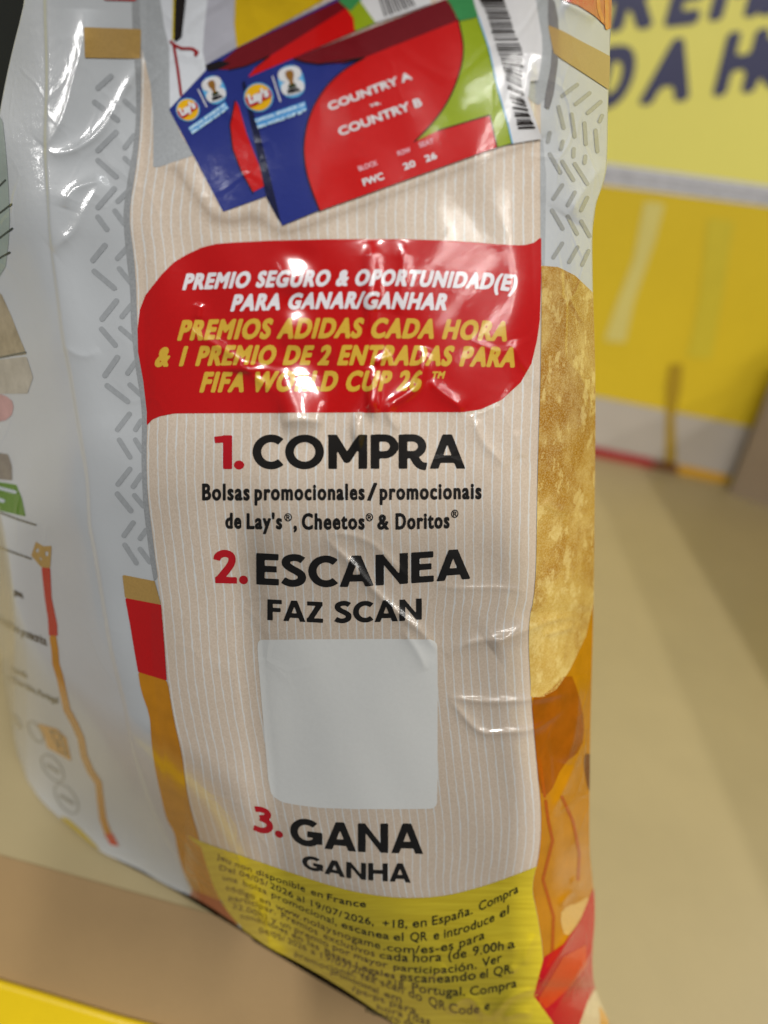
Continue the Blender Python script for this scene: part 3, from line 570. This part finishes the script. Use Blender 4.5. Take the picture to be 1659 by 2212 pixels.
def emblem(par, x, y, r, ang, s, lx, ly):
    """round brand roundel with its ribbon, and the stacked white emblem with a golden cup"""
    ca, sa = math.cos(math.radians(ang)), math.sin(math.radians(ang))
    T = lambda px, py, cx, cy, k: (cx+k*(px*ca-py*sa), cy+k*(px*sa+py*ca))
    E = lambda cx, cy, k, rx, ry, n=28: [T(rx*math.cos(a), ry*math.sin(a), cx, cy, k) for a in np.linspace(0, 2*math.pi, n, endpoint=False)]
    decal('roundel_edge', E(x, y, r, 1.1, 1.1), CYAN, 6, par, cell=2)
    decal('roundel', E(x, y, r, 1, 1), ink((232, 178, 20), .06), 7, par, cell=2)
    decal('roundel_ribbon', [T(*p, x, y, r) for p in [(-1.02, -.28), (-.5, -.12), (.0, -.32), (.5, -.5), (1.0, -.36), (1.02, .2), (.5, .32), (0, .45), (-.5, .62), (-.86, .58)]], ink((188, 22, 22), .06), 8, par, cell=1.5, sm=2)
    b0, b1 = T(-.72, .42, x, y, r), T(.86, .12, x, y, r)
    letters('lettering', [("Lay's", [b0, b1], .78*r)], TW, 9, par, bold=.07*r, shear=.12, up='perp', cells=14)
    decal('emblem_edge', [T(*p, lx, ly, s) for p in [(-.44, -.55), (.44, -.55), (.44, .58), (-.44, .58)]], CYAN, 6, par, cell=2, sm=2)
    for cx_, cy_ in ((0, -.24), (0, .24)):
        decal('emblem_digit', [T(px, py+cy_, lx, ly, s) for px, py in [(-.40, -.27), (.40, -.27), (.40, .25), (-.40, .25)]], TW, 7, par, cell=1.5, sm=2)
    cup = [(-.14, -.30), (-.10, -.38), (.10, -.38), (.15, -.30), (.14, -.16), (.06, -.02), (.07, .10), (.13, .22), (-.13, .22), (-.07, .10), (-.06, -.02), (-.14, -.16)]
    decal('emblem_cup', [T(*p, lx, ly, s) for p in cup], ink((150, 104, 40), .3, .16, 3000), 8, par, cell=1.2, sm=1)
    decal('emblem_cup_base', [T(*p, lx, ly, s) for p in [(-.12, .12), (.12, .12), (.15, .24), (-.15, .24)]], ink((50, 62, 34), .2), 9, par, cell=1.2)
    letters('lettering', [('FIFA', [T(-.2, .42, lx, ly, s), T(.24, .42, lx, ly, s)], .14*s)], INK, 9, par, bold=.02*s, up='perp', cells=10)
def sponsor(par, box, l1, l2, cap):
    decal('sponsor_tint', box, ink((72, 150, 214), .1), 6, par, cell=2)
    letters('lettering', [('OFFICIAL SPONSOR OF', l1, cap), ('FIFA WORLD CUP 26™', l2, cap)], ink((190, 220, 240), .04), 7, par, bold=.6, up='perp', cells=10)
# back ticket
t2 = decal('ticket_picture', [(367, 237), (446, 152), (447, 140), (511, 104), (735, -8), (790, -40), (880, -40), (925, 8), (811, 49), (767, 68), (634, 127), (535, 169), (600, 410), (574, 425), (483, 458)], BLUE, 4, bag, cell=3)
decal('dark_red_field', [(462, 150), (514, 104), (733, 0), (790, -40), (800, -30), (748, 18), (584, 120), (532, 143), (496, 151)], DRED, 5, t2, cell=3)
decal('black_corner', [(445, 141), (475, 131), (500, 136), (480, 147), (466, 152), (450, 154)], INK, 5.5, t2, cell=2)
decal('red_field', [(535, 169), (553, 146), (584, 121), (748, 17), (764, 39), (767, 68), (636, 125)], TRED, 5, t2, cell=3)
decal('lime_field', [(748, 16), (777, 0), (811, 49), (767, 68), (764, 39)], LIME, 5, t2, cell=3)
decal('green_field', [(730, 0), (790, -40), (800, -20), (777, 2), (757, 24), (748, 16)], DGRN, 5.3, t2, cell=3)
decal('white_stub', [(777, 0), (800, -40), (925, -40), (930, 8), (811, 49)], TW, 5, t2, cell=3)
strokes('barcode', [([(815+i*6.2, -20+2*(i % 2)), (832+i*6.2, 34-i*2.3)], [3.5, 2, 4.5, 2.5, 3][i % 5]) for i in range(11)], ink((70, 66, 66), .1), 6, t2, cell=1.5)
decal('red_field', [(509, 216), (498, 271), (504, 323), (522, 370), (547, 416), (578, 400), (553, 338), (535, 292), (517, 229)], TRED, 5, t2, cell=3)
strokes('black_outline', [([(509, 218), (498, 271), (504, 323), (522, 370), (548, 418)], 3), ([(553, 146), (584, 121), (532, 143), (496, 151)], 2.5)], INK, 5.6, t2, cell=1.5)
strokes('divider_line', [([(430, 194), (448, 231)], 2.6)], TW, 6, t2, cell=1.3)
emblem(t2, 408, 238, 23, -22, 54, 464, 194)
sponsor(t2, [(408, 277), (488, 220), (496, 235), (418, 291)], [(413, 283), (490, 229)], [(418, 291), (496, 236)], 6.5)
# front ticket
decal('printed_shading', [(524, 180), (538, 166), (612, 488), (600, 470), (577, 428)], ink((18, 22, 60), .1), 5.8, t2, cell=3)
RC = open_smooth([(787, 125), (741, 151), (699, 193), (668, 250), (656, 312), (660, 365), (673, 411), (691, 456)], 2)
CC = open_smooth([(894, 307), (928, 273), (965, 224), (991, 161), (1001, 104), (988, 42)], 2)
t1 = decal('ticket_picture', [(535, 169), (634, 127), (965, -3), (1060, -40), (1160, -40), (1152, 0), (1166, 80), (1167, 115), (1158, 175), (1140, 177), (1137, 212), (1150, 255), (1167, 299), (1103, 311), (1071, 319), (694, 453), (610, 488)], BLUE, 6, bag, cell=3)
decal('lime_field', [(980, 44), (1030, 36), (1053, 104), (1074, 198), (1095, 271), (1103, 310), (1071, 319), (880, 380), (850, 250)], LIME, 7, t1, cell=3)
decal('red_field', np.vstack([RC, [(1071, 319), (1056, 250), (944, 283)], CC]), TRED, 8, t1, cell=3)
decal('dark_red_field', [(636, 126), (962, -3), (972, 8), (988, 44), (787, 124), (741, 136), (689, 139), (657, 134)], DRED, 8.6, t1, cell=3)
decal('green_field', [(962, -3), (1040, -34), (1020, 0), (1031, 36), (988, 46), (980, 26)], DGRN, 8.6, t1, cell=3)
decal('white_stub', [(1018, -10), (1040, -40), (1160, -40), (1152, 0), (1166, 80), (1167, 115), (1158, 175), (1140, 177), (1137, 212), (1150, 255), (1167, 299), (1103, 311), (1095, 271), (1074, 198), (1053, 104), (1031, 36)], TW, 7.5, t1, cell=3)
strokes('black_outline', [(RC, 3.2), (CC, 2.8), ([(741, 137), (787, 125), (689, 139), (657, 134), (636, 127)], 2.4), ([(944, 283), (1056, 250), (1071, 319)], 2.4)], INK, 9, t1, cell=1.5)
strokes('cyan_line', [([(1031, 36), (1053, 104), (1074, 198), (1095, 271), (1103, 310)], 2.5)], CYAN, 9, t1, cell=1.5)
bl = np.array([(1030, -20), (1035, 0), (1051, 31), (1061, 68), (1071, 104), (1082, 135), (1087, 156), (1100, 208), (1110, 250), (1119, 285)], float); br = np.array([(1080, -20), (1084, 0), (1095, 31), (1105, 68), (1121, 104), (1126, 141), (1123, 177), (1129, 219), (1139, 250), (1152, 281)], float)
q_, tt = [], .0
while tt < .985:
    w_ = RNG.choice([2.2, 3.0, 4.2, 5.5]); f_ = lambda a: (np.interp(tt, np.linspace(0, 1, len(a)), a[:, 0]), np.interp(tt, np.linspace(0, 1, len(a)), a[:, 1])); q_.append(([f_(bl), f_(br)], w_)); tt += (w_+RNG.choice([2.2, 3.0, 5.0]))/300
strokes('barcode', q_, ink((44, 38, 36), .1), 9, t1, cell=1.3)
strokes('divider_line', [([(591, 166), (608, 220)], 2.8)], TW, 9, t1, cell=1.3)
for o_ in [None]: emblem_layer = 0
LAY_SAVE = LAY
emb = decal('logo_field', [(530, 172), (640, 135), (668, 232), (560, 282)], BLUE, 6.6, t1, cell=4)
def front_logo():
    global LAY
    LAY = .000125; emblem(emb, 561, 211, 29, -13, 62, 631, 176); sponsor(emb, [(552, 258), (660, 220), (664, 238), (561, 279)], [(556, 267), (661, 230)], [(561, 280), (664, 243)], 7.5); LAY = LAY_SAVE
front_logo()
tk = dict(up='perp', bold=1.1, cells=13)
letters('lettering', [('COUNTRY A', [(713, 241), (890, 172)], 18.5), ('COUNTRY B', [(735, 296), (912, 229)], 19.5)], TW, 9.5, t1, **tk)
letters('lettering', [('vs.', [(799, 233), (823, 226)], 9)], TW, 9.5, t1, up='perp', bold=.5, cells=9)
letters('lettering', [('BLOCK', [(776, 371), (816, 357)], 11), ('ROW', [(859, 338), (887, 329)], 11), ('SEAT', [(905, 320), (937, 310)], 11)], ink((224, 170, 180), .05), 9.5, t1, up='perp', bold=.5, cells=10)
letters('lettering', [('FWC', [(786, 403), (830, 388)], 16), ('20', [(872, 369), (898, 360)], 15), ('26', [(919, 352), (944, 343)], 15)], TW, 9.5, t1, up='perp', bold=.9, cells=11)
# ---- red badge
BT = [(318, 919), (318, 889), (310, 821), (299, 760), (298, 711), (303, 669), (315, 638), (350, 593), (376, 567), (402, 551), (436, 535), (467, 527), (506, 524), (584, 520), (702, 517), (878, 517), (995, 521), (1068, 527), (1118, 530), (1136, 529), (1153, 524), (1168, 512), (1168, 603), (1165, 691), (1159, 735), (1147, 785), (1124, 826), (1083, 864), (1039, 884), (1001, 890), (756, 891), (378, 893), (347, 899), (330, 906)]
badge = decal('red_badge', BT, RED, 2.2, bag, cell=3)
it = dict(shear=.27, bold=2.3, cells=22); SPC[0] = 1.16
LW = ink((226, 222, 226), .04); LY = ink((210, 170, 58), .1, .16, 2200)
letters('lettering', [('PREMIO SEGURO & OPORTUNIDAD(E)', [(394, 627), (553, 621), (740, 618), (860, 618), (945, 621), (1065, 626), (1112, 631)], (36, 36))], LW, 3.4, badge, **it)
letters('lettering', [('PARA GANAR/GANHAR', [(498, 673), (699, 667), (840, 667), (963, 671)], 37)], LW, 3.4, badge, **it)
it['bold'] = 2.7
letters('lettering', [('PREMIOS ADIDAS CADA HORA', [(383, 736), (574, 732), (760, 730), (945, 732), (1093, 738)], (45, 43))], LY, 3.4, badge, **it)
letters('lettering', [('& 1 PREMIO DE 2 ENTRADAS PARA', [(333, 793), (392, 791), (551, 789), (863, 789), (1110, 794)], (44, 44))], LY, 3.4, badge, **it)
letters('lettering', [('FIFA WORLD CUP 26', [(431, 848), (640, 846), (905, 845)], 45), ('TM', [(930, 818), (958, 818)], 16, dict(bold=1.2))], LY, 3.4, badge, **it)
# ---- steps
SPC[0] = 1.1
hv = dict(glyphs=heavy_run, cells=30)
letters('lettering', [('COMPRA', [(546, 1013), (1005, 1012)], 74)], BLACK, 2.2, panel, **hv)
letters('lettering', [('ESCANEA', [(554, 1262), (660, 1267), (760, 1268), (870, 1261), (940, 1256), (1016, 1250)], (68, 66))], BLACK, 2.2, panel, **hv)
letters('lettering', [('FAZ', [(578, 1339), (698, 1345)], 45), ('SCAN', [(722, 1345), (830, 1343), (911, 1338)], 46)], BLACK, 2.2, panel, **hv)
letters('lettering', [('GANA', [(627, 1821), (700, 1833), (780, 1840), (850, 1842), (914, 1844)], (57, 66))], BLACK, 2.2, panel, **hv)
letters('lettering', [('GANHA', [(653, 1874), (720, 1891), (780, 1900), (887, 1906)], (29, 42))], BLACK, 2.2, panel, **hv)
letters('lettering', [('1.', [(463, 1013), (528, 1013)], 73)], REDT, 2.2, panel, **hv)
letters('lettering', [('2.', [(461, 1259), (536, 1261)], 71)], REDT, 2.2, panel, **hv)
letters('lettering', [('3.', [(547, 1794), (612, 1810)], 56)], REDT, 2.2, panel, **hv)
bo = dict(bold=1.7, cells=24); SPC[0] = 1.18
letters('lettering', [('Bolsas', [(437, 1081), (540, 1081)], 37), ('promocionales', [(550, 1081), (788, 1080)], 36), ('/', [(793, 1081), (815, 1081)], 38), ('promocionais', [(820, 1080), (1040, 1078)], 36)], BLACK, 2.2, panel, **bo)
letters('lettering', [('de', [(487, 1142), (522, 1142)], 35), ("Lay's", [(533, 1143), (610, 1143)], 35), (',', [(634, 1144), (642, 1144)], 36), ('Cheetos', [(652, 1144), (788, 1144)], 36), ('&', [(815, 1144), (840, 1144)], 34), ('Doritos', [(854, 1144), (971, 1141)], 36), ('®', [(614, 1126), (631, 1126)], 17, dict(bold=.5)), ('®', [(790, 1126), (806, 1126)], 17, dict(bold=.5)), ('®', [(974, 1119), (990, 1118)], 17, dict(bold=.5))], BLACK, 2.2, panel, **bo)
SPC[0] = 1.03
decal('white_square', smooth([(558, 1383), (570, 1381), (925, 1379), (942, 1386), (945, 1400), (945, 1532), (945, 1730), (940, 1744), (925, 1747), (714, 1747), (623, 1736), (597, 1726), (582, 1708), (573, 1605), (563, 1487), (556, 1400)], 1), ink((222, 224, 222), .03), 2.2, panel, cell=3)
# ---- yellow terms
YT = open_smooth([(400, 1800), (434, 1817), (554, 1858), (640, 1888), (730, 1917), (800, 1932), (876, 1940), (964, 1935), (1052, 1911), (1110, 1890), (1175, 1864)], 2)
terms = decal('yellow_terms', np.vstack([YT, [p for p in PR if p[1] > 1868], [(1230, 2420), (1000, 2330), (854, 2260), (700, 2170), (620, 2110)], [p for p in PL if 1820 < p[1] < 2030][::-1]]), yellow_terms_mat(), 2.4, bag, cell=3, uv=lambda V: V/1000)
FS = lambda x: .74+.2*min(1, max(0, (x-560)/330))
FT = [
 ('Jeu non', (469, 1853), (545, 1885), 15, 18), ('disponible', (554, 1886), (660, 1925), 17, 19), ('en', (672, 1932), (698, 1939), 19, 19), ('France', (707, 1942), (791, 1959), 21, 23),
 ('Del 04/05/', (475, 1876), (580, 1918), 16, 20), ('2026', (584, 1921), (634, 1939), 20, 20), ('al', (641, 1942), (658, 1948), 20, 20), ('19/07/', (672, 1954), (740, 1978), 21, 22), ('2026,', (744, 1980), (808, 1996), 22, 22), ('+18,', (826, 1999), (880, 2006), 22, 22), ('en', (891, 2007), (922, 2005), 20, 20), ('España.', (933, 2001), (1021, 1968), 24, 24), ('Compra', (1034, 1961), (1119, 1930), 24, 24),
 ('una', (482, 1898), (514, 1909), 15, 16), ('bolsa', (526, 1912), (577, 1932), 17, 18), ('promocional,', (587, 1936), (728, 1996), 18, 21), ('escanea', (738, 2001), (841, 2029), 21, 22), ('el', (850, 2031), (872, 2033), 22, 22), ('QR', (886, 2031), (923, 2031), 21, 21), ('e', (936, 2030), (949, 2028), 22, 22), ('introduce', (959, 2023), (1068, 1987), 24, 24), ('el', (1079, 1982), (1099, 1975), 24, 24),
 ('código', (489, 1920), (552, 1941), 15, 16), ('en', (561, 1948), (585, 1957), 16, 16), ('www.', (596, 1964), (652, 1984), 17, 18), ('nolaysnogame', (657, 1987), (822, 2049), 18, 20), ('.com/es-es', (828, 2053), (980, 2049), 21, 22), ('para', (992, 2045), (1047, 2027), 23, 23),
 ('participar.', (495, 1942), (596, 1978), 14, 17), ('Premios', (608, 1983), (687, 2013), 17, 18), ('exclusivos', (699, 2022), (810, 2066), 18, 20), ('cada', (820, 2077), (882, 2077), 21, 21), ('hora', (892, 2073), (954, 2071), 21, 21), ('(de', (968, 2071), (1008, 2069), 22, 22), ('9.00h', (1021, 2064), (1088, 2052), 23, 23), ('a', (1096, 2049), (1112, 2045), 23, 23),
 ('22.00h)', (502, 1958), (578, 1988), 13, 15), ('y un', (587, 1992), (628, 2009), 16, 16), ('premio', (637, 2014), (710, 2042), 16, 17), ('por', (719, 2046), (757, 2060), 17, 18), ('mayor', (765, 2064), (838, 2094), 18, 20), ('participación.', (850, 2102), (1030, 2087), 21, 22), ('Ver', (1041, 2085), (1084, 2080), 22, 22),
 ('condiciones', (520, 1980), (622, 2022), 12, 14), ('en las', (631, 2027), (690, 2050), 15, 16), ('Bases', (702, 2055), (760, 2079), 16, 17), ('Legales', (769, 2084), (854, 2118), 17, 18), ('escaneando', (864, 2123), (1028, 2112), 20, 21), ('el', (1036, 2111), (1054, 2109), 21, 21), ('QR.', (1066, 2107), (1109, 2103), 22, 22),
 ('04/05/', (560, 2012), (616, 2034), 11, 12), ('2026', (622, 2037), (663, 2053), 13, 14), ('a', (672, 2058), (682, 2062), 14, 14), ('19/07/2026.', (693, 2067), (822, 2115), 15, 17), ('+18.', (836, 2122), (877, 2138), 17, 18), ('Portugal.', (890, 2147), (1005, 2149), 20, 21), ('Compra', (1015, 2147), (1116, 2131), 21, 21),
 ('promocional,', (637, 2062), (769, 2108), 12, 14), ('faz scan do', (779, 2115), (912, 2161), 15, 17), ('QR', (926, 2171), (963, 2180), 18, 18), ('Code e', (970, 2186), (1058, 2178), 19, 19),
 ('promocional', (715, 2101), (818, 2146), 11, 13), ('em', (830, 2152), (868, 2166), 14, 14), ('/pt-pt', (760, 2138), (832, 2167), 12, 14), ('para', (842, 2171), (900, 2191), 15, 16), ('hora (das', (815, 2180), (930, 2215), 14, 15), ('número de', (790, 2185), (895, 2222), 12, 14)]
rows_, row_ = [], []
for e in FT:
    if row_ and e[1][0] < row_[-1][1][0]: rows_.append(row_); row_ = []
    row_.append(e)
rows_.append(row_); fine = []
for row_ in rows_:   # one even baseline for each printed line, following the curve of the film
    px_ = np.array([q[0] for e in row_ for q in (e[1], e[2])], float); py_ = np.array([q[1] for e in row_ for q in (e[1], e[2])], float)
    k_ = np.polyfit((px_-800)/300, py_, min(4, len(row_)) if len(row_) > 2 else 1)
    for w, a, b, c0, c1 in row_:
        xs_ = np.linspace(a[0], b[0], 5); cf = lambda x: (13.2+7.0*min(1, max(0, (x-500)/420)))*(1-.12*(x < 860))*(1-.2*min(1, max(0, (1990-a[1])/-110))*(x < 860))
        fine.append((w, list(zip(xs_, np.polyval(k_, (xs_-800)/300))), (cf(a[0]), cf(b[0])), dict(bold=.3 if a[0] < 700 else .5)))
letters('lettering', fine, ink((52, 52, 14), .1), 3.2, terms, cells=11)
# ---- side face print, at a steep angle
decal('gold_crown', [(78, 1170), (95, 1180), (112, 1179), (109, 1227), (89, 1225), (68, 1200)], GOLD, 1.2, bag, cell=2.5, holes=[[(78, 1186), (84, 1184), (85, 1192), (79, 1194)], [(98, 1192), (105, 1190), (105, 1200), (99, 1202)], [(84, 1206), (90, 1203), (91, 1211)]])
decal('red_band', [(90, 1225), (109, 1227), (112, 1291), (124, 1348), (125, 1374), (106, 1373), (104, 1337), (97, 1291)], REDT, 1.2, bag, cell=2.5)
strokes('amber_line', [([(115, 1378), (119, 1404), (121, 1433), (130, 1463), (138, 1501), (145, 1533), (161, 1562), (175, 1594), (182, 1633), (196, 1665), (213, 1691), (217, 1726), (223, 1770), (236, 1806)], 15)], AMB, 1.2, bag)
decal('red_tip', [(227, 1800), (244, 1800), (258, 1828), (238, 1824)], ink((190, 50, 30), .1), 1.4, bag, cell=2.5)
for rl in ([(-10, 1103), (40, 1122), (78, 1134)], [(-10, 1179), (68, 1207)], [(-10, 774), (56, 761)]): strokes('rule_line', [(rl, 4.5)], ink((84, 90, 88), .1), 1.4, bag)
decal('green_label', [(-20, 1038), (36, 1047), (48, 1077), (56, 1116), (-20, 1098)], ink((60, 122, 14), .1), 1.3, bag, cell=3)
strokes('label_marks', [([(-5, 1053), (34, 1063)], 7), ([(-5, 1078), (8, 1082)], 8)], ink((178, 190, 200), .1), 2, bag)
decal('grey_label', [(-20, 975), (18, 981), (26, 1006), (27, 1038), (-20, 1033)], ink((128, 122, 116), .2), 1.3, bag, cell=3)
decal('pink_patch', [(-20, 850), (10, 852), (32, 870), (24, 905), (-20, 915)], ink((196, 150, 152), .25, .3, 120), 1.3, bag, cell=3, sm=1)
decal('brown_picture', [(-40, 600), (4, 636), (24, 680), (44, 731), (58, 765), (-40, 778)], ink((172, 158, 132), .4, .3, 160), 1.3, bag, cell=3)
decal('beige_picture', [(-40, 782), (58, 770), (72, 815), (60, 850), (-40, 850)], ink((184, 178, 166), .25, .3, 160), 1.3, bag, cell=3)
decal('painted_green_reflection', [(-60, 200), (4, 240), (14, 330), (20, 420), (22, 500), (10, 600), (-60, 640)], ink((150, 164, 156), .25, .3, 60), 1.3, bag, cell=3, sm=1)  # greenish tint painted on for the neighbour bag's reflection in the film
strokes('dark_dashes', [([(-6, 408), (13, 389)], 4), ([(-4, 464), (26, 441)], 4), ([(-2, 516), (28, 493)], 4), ([(-4, 560), (22, 545)], 4)], ink((52, 62, 56), .1), 2, bag)
letters('lettering', [('atmosphère', [(-22, 1334), (43, 1371)], (19, 20)), ('protectrice.', [(46, 1373), (103, 1396)], (20, 21)), ('gem.', [(30, 1283), (52, 1294)], 15), ('España', [(24, 1449), (59, 1466)], 13), ('de Porto Salvo,', [(16, 1468), (79, 1500)], (13, 14)), ('Portugal', [(82, 1502), (126, 1521)], (14, 15))], ink((70, 74, 74), .1), 1.4, bag, bold=.7, cells=10)
decal('orange_label', [(81, 1562), (123, 1574), (144, 1594), (155, 1644), (103, 1615), (94, 1586)], ink((206, 142, 24), .1), 1.3, bag, cell=2.5)
strokes('label_marks', [([(108, 1577), (131, 1586), (146, 1632)], 4), ([(108, 1577), (123, 1605), (128, 1620), (146, 1632)], 3), (arc(132, 1602, 6, 9, 40, 300, 12), 3)], ink((110, 76, 20), .1), 2, bag, cell=2)
def oval(cx, cy, a, b, ang):
    ca, sa = math.cos(math.radians(ang)), math.sin(math.radians(ang)); return [(cx+a*math.cos(t)*ca-b*math.sin(t)*sa, cy+a*math.cos(t)*sa+b*math.sin(t)*ca) for t in np.linspace(0, 2*math.pi, 28)]
strokes('oval_mark', [(oval(114, 1659, 34, 17, 54), 2.6), ([(102, 1652), (127, 1668)], 6)], ink((130, 132, 130), .1), 1.3, bag, cell=2)
strokes('oval_mark', [(oval(144, 1725, 37, 18, 56), 2.6), ([(131, 1718), (158, 1735)], 6)], ink((130, 132, 130), .1), 1.3, bag, cell=2)
strokes('oval_mark', [(oval(77, 1581, 26, 11, 58), 3), ([(30, 1545), (44, 1572)], 9)], ink((140, 140, 132), .1), 1.3, bag, cell=2)
decal('yellow_patch', [(129, 1763), (148, 1768), (180, 1796), (216, 1834), (190, 1834), (150, 1790)], ink((190, 166, 60), .15), 1.3, bag, cell=2.5)
